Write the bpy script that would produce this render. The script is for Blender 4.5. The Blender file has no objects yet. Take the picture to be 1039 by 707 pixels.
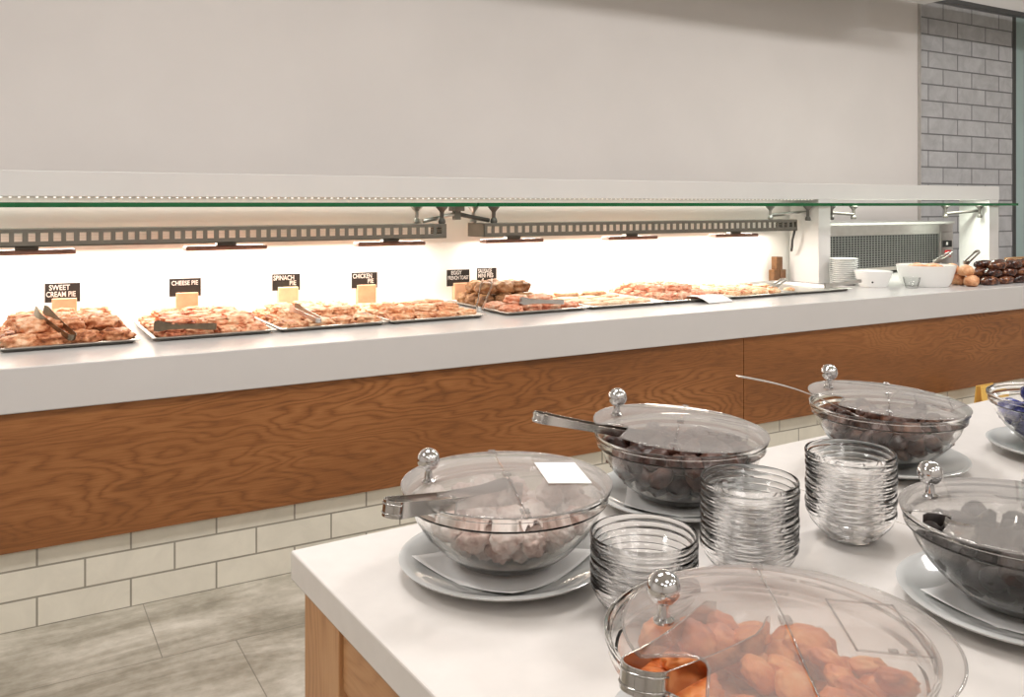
import bpy, bmesh, math, random
import numpy as np
from mathutils import Vector, Matrix, noise

PI = math.pi
S = bpy.context.scene
COL = S.collection
R = math.radians

# ------------------------------------------------------------------ node materials
class NT:
    def __init__(self, name):
        self.m = bpy.data.materials.new(name); self.m.use_nodes = True
        self.t = self.m.node_tree; self.t.nodes.clear()
        self.out = self.n('ShaderNodeOutputMaterial')
    def n(self, typ, **kw):
        nd = self.t.nodes.new(typ)
        for k, v in kw.items():
            if k.startswith('i_'):
                key = k[2:]
                key = int(key) if key.isdigit() else key.replace('_', ' ')
                nd.inputs[key].default_value = v
            else: setattr(nd, k, v)
        return nd
    def l(self, a, b): self.t.links.new(a, b)
    def math(self, op, a, b=None, clamp=False):
        nd = self.n('ShaderNodeMath', operation=op, use_clamp=clamp)
        for i, v in enumerate((a, b)):
            if v is None: continue
            if isinstance(v, (int, float)): nd.inputs[i].default_value = v
            else: self.l(v, nd.inputs[i])
        return nd.outputs[0]
    def ramp(self, fac, stops, interp='LINEAR'):
        nd = self.n('ShaderNodeValToRGB'); cr = nd.color_ramp; cr.interpolation = interp
        while len(cr.elements) < len(stops): cr.elements.new(0.5)
        for e, (p, c) in zip(cr.elements, stops): e.position = p; e.color = (*c, 1)
        self.l(fac, nd.inputs[0]); return nd.outputs[0]
    def mix(self, fac, a, b, mode='MIX'):
        nd = self.n('ShaderNodeMix', data_type='RGBA', blend_type=mode)
        for key, v in ((0, fac), (6, a), (7, b)):
            if isinstance(v, (int, float)): nd.inputs[key].default_value = v
            elif isinstance(v, tuple): nd.inputs[key].default_value = (*v, 1)
            else: self.l(v, nd.inputs[key])
        return nd.outputs[2]
    def coords(self, scale=(1, 1, 1), loc=(0, 0, 0), which='Object'):
        tc = self.n('ShaderNodeTexCoord'); mp = self.n('ShaderNodeMapping')
        mp.inputs['Scale'].default_value = scale; mp.inputs['Location'].default_value = loc
        self.l(tc.outputs[which], mp.inputs[0]); return mp.outputs[0]
    def noise(self, vec, scale, detail=4, rough=.5, dist=0):
        nd = self.n('ShaderNodeTexNoise', i_Scale=scale, i_Detail=detail, i_Roughness=rough, i_Distortion=dist)
        if vec is not None: self.l(vec, nd.inputs['Vector'])
        return nd.outputs[0]
    def bump(self, h, strength=.3, dist=.01):
        nd = self.n('ShaderNodeBump', i_Strength=strength, i_Distance=dist); self.l(h, nd.inputs['Height']); return nd.outputs[0]
    def principled(self, col, rough=.5, metal=0., normal=None, **kw):
        p = self.n('ShaderNodeBsdfPrincipled')
        for key, v in (('Base Color', col), ('Roughness', rough), ('Metallic', metal)):
            if isinstance(v, tuple): p.inputs[key].default_value = (*v, 1)
            elif isinstance(v, (int, float)): p.inputs[key].default_value = v
            else: self.l(v, p.inputs[key])
        if normal is not None: self.l(normal, p.inputs['Normal'])
        for k, v in kw.items(): p.inputs[k.replace('_', ' ')].default_value = v
        self.l(p.outputs[0], self.out.inputs[0]); return p

def plain(name, col, rough=.5, metal=0., var=.06, nscale=12., **kw):
    t = NT(name); v = t.coords()
    nz = t.noise(v, nscale)
    lo = tuple(max(0, c * (1 - var)) for c in col); hi = tuple(min(1, c * (1 + var)) for c in col)
    t.principled(t.ramp(nz, [(.3, lo), (.7, hi)]), rough, metal, **kw)
    return t.m

def food(name, stops, nscale=14., rough=.5, bump=.7, dist=.006, fine=75., rnd=.22, **kw):
    t = NT(name); v = t.coords()
    oi = t.n('ShaderNodeObjectInfo')
    w = t.n('ShaderNodeVectorMath', operation='ADD'); t.l(v, w.inputs[0])
    cx = t.n('ShaderNodeCombineXYZ'); t.l(t.math('MULTIPLY', oi.outputs['Random'], 37.), cx.inputs[0]); t.l(cx.outputs[0], w.inputs[1])
    a = t.noise(w.outputs[0], nscale, 5, .6); b = t.noise(w.outputs[0], fine, 3)
    f = t.math('ADD', t.math('MULTIPLY', t.math('SUBTRACT', a, .5), 1.25), t.math('ADD', t.math('MULTIPLY', t.math('SUBTRACT', b, .5), .5), .52))
    f = t.math('ADD', f, t.math('MULTIPLY', t.math('SUBTRACT', oi.outputs['Random'], .5), rnd))
    h = t.math('ADD', a, t.math('MULTIPLY', b, .4))
    t.principled(t.ramp(f, stops), rough, 0., t.bump(h, bump, dist), **kw)
    return t.m

def thin_glass(name, tint=(.97, .985, .98), edge=(.45, .50, .48), haze=0., hazecol=(.8, .8, .8), f0=.04, pw=2.5, gl=.9):
    t = NT(name)
    lw = t.n('ShaderNodeLayerWeight', i_Blend=.5)
    fac = lw.outputs['Facing']
    tr = t.n('ShaderNodeBsdfTransparent'); t.l(t.mix(t.math('POWER', fac, pw), tint, edge), tr.inputs[0])
    gls = t.n('ShaderNodeBsdfGlossy', i_Roughness=.03)
    fr = t.math('ADD', t.math('MULTIPLY', t.math('POWER', fac, 5.), gl), f0, clamp=True)
    base = tr.outputs[0]
    if haze:
        d = t.n('ShaderNodeBsdfDiffuse'); d.inputs[0].default_value = (*hazecol, 1)
        tl = t.n('ShaderNodeBsdfTranslucent'); tl.inputs[0].default_value = (*hazecol, 1)
        m2 = t.n('ShaderNodeMixShader', i_0=.5); t.l(d.outputs[0], m2.inputs[1]); t.l(tl.outputs[0], m2.inputs[2])
        mh = t.n('ShaderNodeMixShader')
        hz = t.math('ADD', t.math('MULTIPLY', t.math('POWER', fac, 2.), haze * 1.05), haze * .5, clamp=True)
        t.l(hz, mh.inputs[0]); t.l(base, mh.inputs[1]); t.l(m2.outputs[0], mh.inputs[2])
        base = mh.outputs[0]
    m = t.n('ShaderNodeMixShader'); t.l(fr, m.inputs[0]); t.l(base, m.inputs[1]); t.l(gls.outputs[0], m.inputs[2])
    t.l(m.outputs[0], t.out.inputs[0]); return t.m

def real_glass(name, col=(.97, .99, .985), rough=0., ior=1.45):
    t = NT(name); g = t.n('ShaderNodeBsdfGlass', i_Roughness=rough, i_IOR=ior)
    g.inputs[0].default_value = (*col, 1); t.l(g.outputs[0], t.out.inputs[0]); return t.m

def emit(name, col, s):
    t = NT(name); e = t.n('ShaderNodeEmission', i_Strength=s); e.inputs[0].default_value = (*col, 1)
    t.l(e.outputs[0], t.out.inputs[0]); return t.m

def brickmat(name, c1, c2, mortar, bw, bh, ms=.006, off=(0, 0), rough=.35, bump=.5, dirt=.2):
    t = NT(name); tc = t.n('ShaderNodeTexCoord')
    sp = t.n('ShaderNodeSeparateXYZ'); t.l(tc.outputs['Object'], sp.inputs[0])
    cb = t.n('ShaderNodeCombineXYZ')
    t.l(t.math('ADD', sp.outputs[0], off[0]), cb.inputs[0]); t.l(t.math('ADD', sp.outputs[2], off[1]), cb.inputs[1])
    b = t.n('ShaderNodeTexBrick', offset=.5, i_Scale=1., i_Mortar_Size=ms / 2, i_Mortar_Smooth=.1, i_Brick_Width=bw, i_Row_Height=bh, i_Bias=0.)
    b.inputs['Color1'].default_value = (*c1, 1); b.inputs['Color2'].default_value = (*c2, 1); b.inputs['Mortar'].default_value = (*mortar, 1)
    t.l(cb.outputs[0], b.inputs['Vector'])
    nz = t.noise(cb.outputs[0], 7., 6, .65, .6)
    col = t.mix(dirt, b.outputs['Color'], t.ramp(nz, [(.3, tuple(x * .55 for x in c1)), (.65, tuple(min(1, x * 1.1) for x in c1))]), 'MIX')
    inv = t.math('SUBTRACT', 1., b.outputs['Fac'])
    col = t.mix(b.outputs['Fac'], col, mortar)
    t.principled(col, rough, 0., t.bump(inv, bump, .004)); return t.m

def fjv(t, along, across):
    v = t.n('ShaderNodeCombineXYZ'); t.l(t.math('MULTIPLY', along, 9.), v.inputs[0]); t.l(t.math('MULTIPLY', across, 45.), v.inputs[1]); return v.outputs[0]
def oak(name, dark, mid, light, axis='X', ringc=(0, 0, 0), rough=.42, k=1.):
    t = NT(name); tc = t.n('ShaderNodeTexCoord')
    sp = t.n('ShaderNodeSeparateXYZ'); t.l(tc.outputs['Object'], sp.inputs[0])
    along, across = (sp.outputs[0], sp.outputs[2]) if axis == 'X' else (sp.outputs[2], sp.outputs[1])
    cv = t.n('ShaderNodeCombineXYZ')
    t.l(t.math('MULTIPLY', along, .55 * k), cv.inputs[0]); t.l(t.math('MULTIPLY', across, 2.4 * k), cv.inputs[1])
    n1 = t.noise(cv.outputs[0], 1.5, 3, .5, .3)
    # cathedral bands: contour lines of a stretched noise field
    jn = t.noise(fjv(t, along, across), 1., 3, .6)
    band = t.math('SINE', t.math('ADD', t.math('ADD', t.math('MULTIPLY', n1, 190.), t.math('MULTIPLY', across, 30.)), t.math('MULTIPLY', jn, 5.)))
    band = t.math('ADD', t.math('MULTIPLY', band, .5), .5)
    fv = t.n('ShaderNodeCombineXYZ')
    t.l(t.math('MULTIPLY', along, 7.), fv.inputs[0]); t.l(t.math('MULTIPLY', across, 170.), fv.inputs[1])
    fine = t.noise(fv.outputs[0], 1., 4, .7)
    big = t.noise(cv.outputs[0], .9, 3)
    f = t.math('ADD', t.math('MULTIPLY', t.math('MULTIPLY', t.math('POWER', band, .5), t.ramp(t.noise(cv.outputs[0], .7, 2), [(.42, (.15, .15, .15)), (.62, (1, 1, 1))])), .30), t.math('ADD', t.math('MULTIPLY', fine, .50), t.math('MULTIPLY', big, .38)))
    col = t.ramp(f, [(.28, dark), (.52, mid), (.80, light)])
    t.principled(col, rough, 0., t.bump(f, .12, .002)); return t.m

M = {}
M['wall'] = plain('beige_paint', (.72, .685, .66), .8, var=.03, nscale=1.5)
M['ceil'] = plain('ceiling_paint', (.75, .74, .72), .9, var=.02)
M['white'] = plain('white_solid_surface', (.59, .572, .562), .22, var=.015, nscale=3)
M['gantry'] = plain('white_lacquer', (.62, .605, .59), .45, var=.015, nscale=3)
M['splash'] = plain('splashback_white', (.88, .865, .82), .5, var=.01, nscale=2)
M['quartz'] = plain('table_quartz', (.76, .72, .685), .07, var=.02, nscale=30)
M['oakpanel'] = oak('oak_veneer', (.105, .037, .010), (.25, .092, .025), (.385, .16, .053))
M['oakleg'] = oak('oak_leg', (.30, .135, .048), (.50, .25, .105), (.60, .33, .155), 'Z', k=1.)
M['oakrail'] = oak('oak_rail', (.30, .135, .048), (.50, .25, .105), (.60, .33, .155), 'X', k=1.)
M['plinth'] = brickmat('plinth_tile', (.76, .72, .62), (.70, .665, .57), (.30, .275, .225), .298, .103, .007, (.038, 0), .3, dirt=.22)
M['walltile'] = brickmat('wall_tile', (.50, .50, .51), (.43, .43, .44), (.17, .17, .175), .44, .152, .014, (-.11, .034), .35, dirt=.45)
M['tong'] = plain('tong_steel', (.50, .485, .465), .16, 1., var=.05, nscale=20)
M['steel'] = plain('brushed_steel', (.62, .61, .59), .28, 1., var=.05, nscale=20)
M['darksteel'] = plain('tray_steel', (.54, .53, .50), .36, 1., var=.08, nscale=12)
M['chrome'] = plain('polished_chrome', (.66, .66, .665), .05, 1., var=.01)
M['bronze'] = plain('worn_tong_steel', (.24, .195, .14), .3, 1., var=.15, nscale=40)
M['lampmetal'] = plain('lamp_housing_metal', (.20, .185, .16), .42, .6, var=.08, nscale=15)
M['clampdark'] = plain('clamp_metal', (.11, .10, .09), .45, .4)
M['louvre'] = plain('louvre_metal', (.80, .78, .72), .4, .2, var=.08, nscale=60)
M['element'] = plain('heater_ceramic', (.26, .15, .115), .5, .0, var=.2, nscale=30)
M['black'] = plain('black_rubber', (.02, .02, .02), .5)
M['slate'] = plain('chalkboard', (.022, .02, .018), .6, var=.2, nscale=40)
M['chalk'] = plain('chalk_white', (.85, .83, .80), .8)
M['blockwood'] = plain('holder_wood', (.74, .42, .25), .55, var=.12, nscale=25)
M['millwood'] = plain('mill_wood', (.16, .072, .025), .45, var=.25, nscale=35)
M['porcelain'] = plain('porcelain', (.88, .88, .865), .12, var=.01)
M['plate'] = plain('grey_glazed_plate', (.56, .565, .555), .08, var=.02)
M['paper'] = plain('white_paper', (.86, .855, .84), .8, var=.02)
M['card'] = plain('blank_card', (.9, .89, .88), .5, var=.01)
M['lid'] = thin_glass('clear_plastic_lid', (.975, .97, .965), (.80, .78, .76), .27, (.80, .765, .74), .05, gl=.6)
M['lidclear'] = thin_glass('clear_plastic_edge', (.90, .89, .88), (.55, .54, .53), .2, (.8, .8, .8), .10)
M['bowl'] = real_glass('bowl_glass', (.985, .985, .98))
M['bowlthin'] = thin_glass('bowl_glass', (.965, .972, .968), (.30, .30, .29), 0., f0=.045, pw=3.2, gl=.75)
M['dessert'] = real_glass('dessert_glass', (1, 1, 1), ior=1.33)
M['sheet'] = thin_glass('shelf_glass', (.95, .99, .965), (.80, .95, .86), 0., f0=.04)
M['greenedge'] = plain('shelf_glass_edge', (.004, .10, .03), .12, var=.1)
M['frosted'] = plain('frosted_door_glass', (.36, .47, .46), .35, var=.04, nscale=2)
M['doorframe'] = plain('door_frame_dark', (.05, .05, .05), .45)
M['mesh'] = plain('oven_mesh_wire', (.26, .26, .25), .4, .6)
M['ovendark'] = plain('oven_inside', (.022, .022, .024), .5)
M['red'] = plain('red_switch', (.65, .03, .03), .35)
M['yellow'] = plain('yellow_panel', (.80, .50, .12), .5)
M['cardboard'] = plain('brown_crate', (.34, .19, .085), .7, var=.15, nscale=30)
# foods
M['roll'] = food('cream_roll', [(.22, (.13, .035, .012)), (.42, (.46, .15, .055)), (.58, (.72, .33, .16)), (.78, (.86, .56, .36))], 20)
M['cheese'] = food('cheese_pie', [(.20, (.24, .05, .02)), (.40, (.62, .19, .085)), (.56, (.82, .40, .22)), (.76, (.90, .66, .42))], 24)
M['spinach'] = food('spinach_pie', [(.20, (.13, .05, .015)), (.38, (.58, .21, .09)), (.56, (.82, .44, .24)), (.76, (.90, .66, .42))], 24)
M['chicken'] = food('chicken_pie', [(.20, (.34, .10, .035)), (.40, (.72, .30, .14)), (.56, (.86, .50, .28)), (.76, (.92, .68, .45))], 24)
M['brownroll'] = food('brown_roll', [(.25, (.08, .035, .012)), (.45, (.22, .095, .035)), (.62, (.36, .18, .075)), (.8, (.50, .30, .15))], 18)
M['salmon'] = food('salmon_pastry', [(.25, (.55, .13, .06)), (.45, (.75, .30, .17)), (.62, (.82, .48, .32)), (.8, (.88, .68, .50))], 18)
M['pizza'] = food('pizza_bite', [(.22, (.22, .05, .02)), (.40, (.66, .25, .12)), (.55, (.80, .52, .28)), (.8, (.88, .74, .52))], 30)
M['flat'] = food('flatbread', [(.25, (.46, .19, .09)), (.45, (.70, .42, .24)), (.65, (.78, .57, .38)), (.8, (.84, .68, .50))], 22)
M['meringue'] = food('pink_meringue', [(.25, (.50, .32, .27)), (.45, (.76, .60, .54)), (.62, (.86, .76, .71)), (.8, (.90, .84, .80))], 26, .7, .5)
M['date'] = food('date', [(.25, (.014, .005, .004)), (.45, (.05, .018, .012)), (.65, (.11, .045, .030)), (.85, (.20, .095, .065))], 30, .35, .5)
M['fig'] = food('dried_fig', [(.25, (.018, .006, .004)), (.45, (.055, .019, .011)), (.65, (.12, .048, .027)), (.85, (.22, .10, .055))], 34, .4, .5)
M['prune'] = food('prune', [(.25, (.006, .004, .003)), (.5, (.016, .009, .007)), (.75, (.034, .018, .014))], 30, .55, .5)
M['apricot'] = food('dried_apricot', [(.22, (.42, .075, .012)), (.45, (.70, .18, .035)), (.65, (.82, .30, .085)), (.85, (.86, .44, .18))], 26, .4, .4)
M['berry'] = food('blue_wrapped', [(.25, (.008, .010, .05)), (.48, (.02, .025, .13)), (.60, (.05, .06, .24)), (.8, (.45, .47, .60))], 30, .25, .3)
M['choco'] = food('dark_glazed_pastry', [(.25, (.012, .004, .003)), (.45, (.045, .013, .008)), (.62, (.12, .040, .020)), (.82, (.34, .15, .07))], 24, .2, .4)
M['bread'] = food('brown_bread', [(.25, (.30, .11, .04)), (.45, (.55, .23, .10)), (.65, (.70, .36, .18)), (.8, (.78, .50, .28))], 18)

def floor_mat():
    t = NT('marble_floor_tile'); v = t.coords(which='Object')
    n = t.noise(v, .9, 8, .66, 2.2)
    st = t.coords(scale=(.8, 2.6, 1)); n2 = t.noise(st, 1.1, 7, .68, 2.0); n3 = t.noise(v, 22., 4, .6)
    f = t.math('ADD', t.math('MULTIPLY', n, .52), t.math('ADD', t.math('MULTIPLY', n2, .33), t.math('MULTIPLY', n3, .15)))
    col = t.ramp(f, [(.30, (.13, .115, .085)), (.42, (.25, .225, .175)), (.51, (.42, .385, .32)), (.62, (.64, .60, .525))])
    b = t.n('ShaderNodeTexBrick', offset=.744, i_Scale=1., i_Mortar_Size=.002, i_Mortar_Smooth=.1, i_Brick_Width=.9, i_Row_Height=.45)
    mv = t.coords(loc=(.45, .15, 0)); t.l(mv, b.inputs['Vector'])
    col = t.mix(t.math('MULTIPLY', b.outputs['Fac'], .75), col, (.15, .135, .11))
    t.principled(col, .33, 0., t.bump(t.math('SUBTRACT', 1., b.outputs['Fac']), .15, .002)); return t.m
M['floor'] = floor_mat()

def led_mat():
    t = NT('led_dots'); tc = t.n('ShaderNodeTexCoord'); sp = t.n('ShaderNodeSeparateXYZ'); t.l(tc.outputs['Object'], sp.inputs[0])
    fr = t.math('FRACT', t.math('MULTIPLY', sp.outputs[0], 1 / .033)); on = t.math('LESS_THAN', fr, .3)
    e = t.n('ShaderNodeEmission'); e.inputs[0].default_value = (1, .93, .82, 1); t.l(t.math('MULTIPLY', on, 1.5), e.inputs[1])
    d = t.n('ShaderNodeBsdfDiffuse'); d.inputs[0].default_value = (.8, .78, .75, 1)
    m = t.n('ShaderNodeMixShader'); t.l(on, m.inputs[0]); t.l(d.outputs[0], m.inputs[1]); t.l(e.outputs[0], m.inputs[2])
    t.l(m.outputs[0], t.out.inputs[0]); return t.m
M['led'] = led_mat()

# ------------------------------------------------------------------ mesh helpers
class MB:
    def __init__(self): self.b = bmesh.new()
    def box(self, x0, x1, y0, y1, z0, z1, bev=0., mat=None, seg=2):
        r = bmesh.ops.create_cube(self.b, size=1.)
        vs = r['verts']
        for v in vs:
            v.co = Vector(((x0 + x1) / 2 + v.co.x * (x1 - x0), (y0 + y1) / 2 + v.co.y * (y1 - y0), (z0 + z1) / 2 + v.co.z * (z1 - z0)))
            if mat is not None: v.co = mat @ v.co
        if bev > 0:
            es = list({e for v in vs for e in v.link_edges})
            bmesh.ops.bevel(self.b, geom=es, offset=bev, segments=seg, affect='EDGES', profile=.5)
        return self
    def lathe(self, prof, seg=48, loc=(0, 0, 0), close=True, mat=None):
        rings = []
        for (r, z) in prof:
            if r < 1e-6: rings.append([self.b.verts.new(self._t((loc[0], loc[1], loc[2] + z), mat))])
            else: rings.append([self.b.verts.new(self._t((loc[0] + r * math.cos(2 * PI * i / seg), loc[1] + r * math.sin(2 * PI * i / seg), loc[2] + z), mat)) for i in range(seg)])
        for a, c in zip(rings, rings[1:]):
            for i in range(seg):
                j = (i + 1) % seg
                if len(a) == 1 and len(c) == 1: continue
                if len(a) == 1: self.b.faces.new((a[0], c[j], c[i]))
                elif len(c) == 1: self.b.faces.new((a[i], a[j], c[0]))
                else: self.b.faces.new((a[i], a[j], c[j], c[i]))
        return self
    def _t(self, co, mat): co = Vector(co); return mat @ co if mat is not None else co
    def tube(self, pts, r, seg=10, cap=True):
        pts = [Vector(p) for p in pts]; n = len(pts)
        rs = r if isinstance(r, (list, tuple)) else [r] * n
        rings = []; up = Vector((0, 0, 1)); prev = None
        for i, p in enumerate(pts):
            d = (pts[min(i + 1, n - 1)] - pts[max(i - 1, 0)]).normalized()
            if prev is None:
                u = up if abs(d.dot(up)) < .9 else Vector((1, 0, 0)); a = d.cross(u).normalized()
            else: a = (prev - d * prev.dot(d)).normalized()
            prev = a; c = d.cross(a)
            rings.append([self.b.verts.new(p + (a * math.cos(2 * PI * k / seg) + c * math.sin(2 * PI * k / seg)) * rs[i]) for k in range(seg)])
        for a, c in zip(rings, rings[1:]):
            for k in range(seg): self.b.faces.new((a[k], a[(k + 1) % seg], c[(k + 1) % seg], c[k]))
        if cap: self.b.faces.new(rings[0][::-1]); self.b.faces.new(rings[-1])
        return self
    def prism(self, poly, z0, z1, mat=None):
        a = [self.b.verts.new(self._t((x, y, z0), mat)) for x, y in poly]; c = [self.b.verts.new(self._t((x, y, z1), mat)) for x, y in poly]
        n = len(poly)
        self.b.faces.new(a[::-1]); self.b.faces.new(c)
        for i in range(n): self.b.faces.new((a[i], a[(i + 1) % n], c[(i + 1) % n], c[i]))
        return self
    def ribbon(self, pts, widths, thick, wdir=(0, 0, 1)):
        """strip swept along pts; its width lies along wdir, its thickness across"""
        pts = [Vector(p) for p in pts]; n = len(pts); w = Vector(wdir).normalized(); rings = []
        ws = widths if isinstance(widths, (list, tuple)) else [widths] * n
        for i, p in enumerate(pts):
            d = (pts[min(i + 1, n - 1)] - pts[max(i - 1, 0)]).normalized(); t = d.cross(w).normalized(); u = t.cross(d).normalized()
            rings.append([self.b.verts.new(p + u * sx * ws[i] / 2 + t * sy * thick / 2) for sx, sy in ((-1, -1), (1, -1), (1, 1), (-1, 1))])
        for a, c in zip(rings, rings[1:]):
            for k in range(4): self.b.faces.new((a[k], a[(k + 1) % 4], c[(k + 1) % 4], c[k]))
        self.b.faces.new(rings[0][::-1]); self.b.faces.new(rings[-1]); return self
    def ball(self, c, r, u=20, v=14):
        bmesh.ops.create_uvsphere(self.b, u_segments=u, v_segments=v, radius=r, matrix=Matrix.Translation(c)); return self
    def build(self, name, mat, parent=None, loc=(0, 0, 0), rot=(0, 0, 0), smooth=False, angle=None):
        bmesh.ops.recalc_face_normals(self.b, faces=self.b.faces)
        me = bpy.data.meshes.new(name); self.b.to_mesh(me); self.b.free()
        for m in (mat if isinstance(mat, (list, tuple)) else [mat]): me.materials.append(m)
        if smooth:
            me.polygons.foreach_set('use_smooth', [True] * len(me.polygons))
            if angle: me.set_sharp_from_angle(angle=R(angle))
        o = bpy.data.objects.new(name, me); COL.objects.link(o); o.location = loc; o.rotation_euler = rot
        if parent is not None: o.parent = parent
        return o

def thing(name, label, cat, loc=(0, 0, 0), rz=0., group=None):
    o = bpy.data.objects.new(name, None); COL.objects.link(o); o.empty_display_size = .05
    o.location = loc; o.rotation_euler = (0, 0, rz); return tag(o, label, cat, group)
def tag(o, label, cat, group=None):
    o['label'] = label; o['category'] = cat
    if group: o['group'] = group
    return o
def struct(o): o['kind'] = 'structure'; return o
def dup(o, parent=None, loc=None, rot=None, label=None, group=None, scale=None):
    c = o.copy(); COL.objects.link(c)
    if parent is not None: c.parent = parent
    if loc is not None: c.location = loc
    if rot is not None: c.rotation_euler = rot
    if scale is not None: c.scale = scale
    if label: c['label'] = label
    if group: c['group'] = group
    for ch in list(o.children): dup(ch, c)
    return c

def lump(seed, sx, sy, sz, amp=.18, freq=2.2, sub=3, flat=None, sq=1.):
    """a rounded, uneven body of half sizes sx, sy, sz (sq<1 squares it off); base at z=0"""
    b = MB(); bmesh.ops.create_icosphere(b.b, subdivisions=sub, radius=1.)
    off = Vector((seed * 13.7, seed * 5.1, seed * 2.9))
    for v in b.b.verts:
        d = v.co.normalized()
        q = Vector([math.copysign(abs(x) ** sq, x) for x in d])
        k = 1 + amp * noise.noise(d * freq + off) + amp * .45 * noise.noise(d * freq * 2.7 + off)
        v.co = Vector((q.x * sx, q.y * sy, q.z * sz)) * k
    z0 = -sz * (flat if flat is not None else .75)
    for v in b.b.verts:
        if v.co.z < z0: v.co.z = z0 + (v.co.z - z0) * .1
    mn = min(v.co.z for v in b.b.verts)
    for v in b.b.verts: v.co.z -= mn
    return b

H = 1.45
# ------------------------------------------------------------------ the room
o = MB().box(-4, 11, -4, 5.3, -.1, 0).build('floor', M['floor']); struct(o)
o = MB().box(-4, 11, -4, 5.3, 4.0, 4.1).build('ceiling', M['ceil']); struct(o)
WY = 5.10
o = MB().box(-4, 7.245, WY, WY + .15, 0, 4.0).build('wall_back', M['wall']); struct(o)
o = MB().box(7.262, 8.70, WY - .02, WY + .15, 0, 4.0).build('wall_tiled', M['walltile']); struct(o)
o = MB().box(7.245, 7.262, WY - .024, WY + .15, 0, 4.0).build('trim_1', M['steel']); struct(o)
o = MB().box(-4.15, -4, -4, 5.25, 0, 4.0).build('wall_left', M['wall']); struct(o)
o = MB().box(11, 11.15, -4, 5.25, 0, 4.0).build('wall_right', M['wall']); struct(o)
o = MB().box(-4, 11, -4.15, -4, 0, 4.0).build('wall_front', M['wall']); struct(o)
# sliding glass door at the far end of the tiled wall
o = MB().box(8.70, 8.765, WY - .022, WY + .1, 0, 3.36, .004).box(10.6, 10.7, WY - .06, WY + .1, 0, 3.36, .004).build('door_1', M['doorframe']); struct(o)
MB().box(8.765, 10.6, WY - .018, WY - .004, .02, 3.36).build('glass_panel', M['frosted'], o)
o = MB().box(8.70, 11, WY, WY + .15, 3.36, 4.0).build('wall_above_door', M['wall']); struct(o)
# header rail over the door
o = MB().box(6.80, 11, 4.60, 4.68, 3.19, 3.36, .004).build('trim_2', M['gantry']); struct(o)
MB().box(6.80, 11, 4.585, 4.64, 3.150, 3.189, .003).build('track', M['doorframe'], o)
# unseen box added above the gantry to cast the wall's shadow band
o = MB().box(1.5, 6.70, 4.25, 4.66, 3.12, 3.6, .01).build('shadow_box', M['gantry']); struct(o)

# ------------------------------------------------------------------ buffet counter
CX0, CX1 = -2.2, 9.0
base = thing('buffet_counter', 'long buffet counter front with oak panels above a pale tiled plinth', 'counter', (0, 3.40, 0))
MB().box(CX0, CX1, .035, 1.12, 0, .275).build('tiled_plinth', M['plinth'], base)
MB().box(CX0, CX1, .045, 1.12, .276, .744).build('carcass', M['ovendark'], base)
for x0, x1 in ((CX0, 3.395), (3.399, CX1)):
    MB().box(x0, x1, .012, .044, .275, .744, .0015).build('wood_panel', M['oakpanel'], base)
o = tag(MB().box(CX0, CX1, 0, 1.68, .7455, .9, .004).build('counter_worktop', M['white'], loc=(0, 3.40, 0)), 'thick white worktop slab of the long buffet counter', 'worktop')
# splashback behind the trays
o = tag(MB().box(CX0, 4.95, 0, .03, .901, 1.50).build('splashback_panel', M['splash'], loc=(0, 4.50, 0)), 'bright lit white splashback panel behind the food trays', 'panel')

# gantry
GF, GB = 4.20, 4.46
g = thing('serving_gantry', 'white overhead serving gantry running the length of the buffet', 'gantry', (0, GF, .9))
MB().box(CX0, 7.01, 0, GB - GF, .582, .691, .003).build('beam', M['gantry'], g)
for x0, x1 in ((4.89, 5.01), (6.876, 7.008)):
    MB().box(x0, x1, .002, GB - GF, .001, .583, .003).build('post', M['gantry'], g)
MB().box(CX0, 4.88, .03, .042, .5765, .5815).build('led_strip', M['led'], g)

# glass shelf sheets (notched round the posts)
def sheet(poly, label):
    t = thing('glass_shelf', label, 'glass shelf', (poly[0][0], 4.05, 1.443), group='sheets of the glass sneeze shelf')
    b = MB(); b.prism([(x - poly[0][0], y - 4.05) for x, y in poly], -.006, .014)
    ob = b.build('pane', [M['sheet'], M['greenedge']], t)
    for p in ob.data.polygons: p.material_index = 0 if abs(p.normal.z) > .5 else 1
    return t
sheet([(CX0, 4.05), (2.145, 4.05), (2.145, 4.44), (CX0, 4.44)], 'clear glass shelf with green edge over the first pie trays')
sheet([(2.155, 4.05), (4.945, 4.05), (4.945, 4.19), (4.88, 4.19), (4.88, 4.44), (2.155, 4.44)], 'clear glass shelf with green edge over the middle and far trays')
sheet([(4.955, 4.05), (7.02, 4.05), (7.02, 4.19), (6.866, 4.19), (6.866, 4.44), (5.02, 4.44), (5.02, 4.19), (4.955, 4.19)], 'clear glass shelf with green edge above the oven and white bowls')

def clamp_stem(parent, x, y, ztop, zbot, mat):
    """suction-like disc under the glass, a waisted stem and a foot"""
    h = ztop - zbot
    MB().lathe([(0, 0), (.030, 0), (.033, -.006), (.026, -.014), (.014, -.028), (.0105, -.036), (.0105, -h + .030), (.016, -h + .024), (.020, -h + .010), (.017, -h), (0, -h)], 20, (x, y, ztop)).build('clamp', mat, parent, smooth=True, angle=40)
def bracket(name_label, X, Y, arms, block=False, mat=None, z=1.440):
    t = thing('shelf_bracket', name_label, 'bracket', (X, Y, z), group='metal brackets under the glass shelf')
    if block: MB().box(-.030, .030, -.04, .04, -.028, -.0007, .003).box(-.018, .018, -.018, .018, -.075, -.027, .003).build('hub', M['lampmetal'], t)
    for (dx, dz, mt) in arms:
        x0 = math.copysign(.012, dx) if block else math.copysign(.002, dx)
        MB().tube([(x0, 0, -.045), (dx * .5, 0, -.045 + dz * .5), (dx, 0, -.045 + dz)], .012, 10).build('arm', mt, t, smooth=True, angle=50)
    return t

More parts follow.
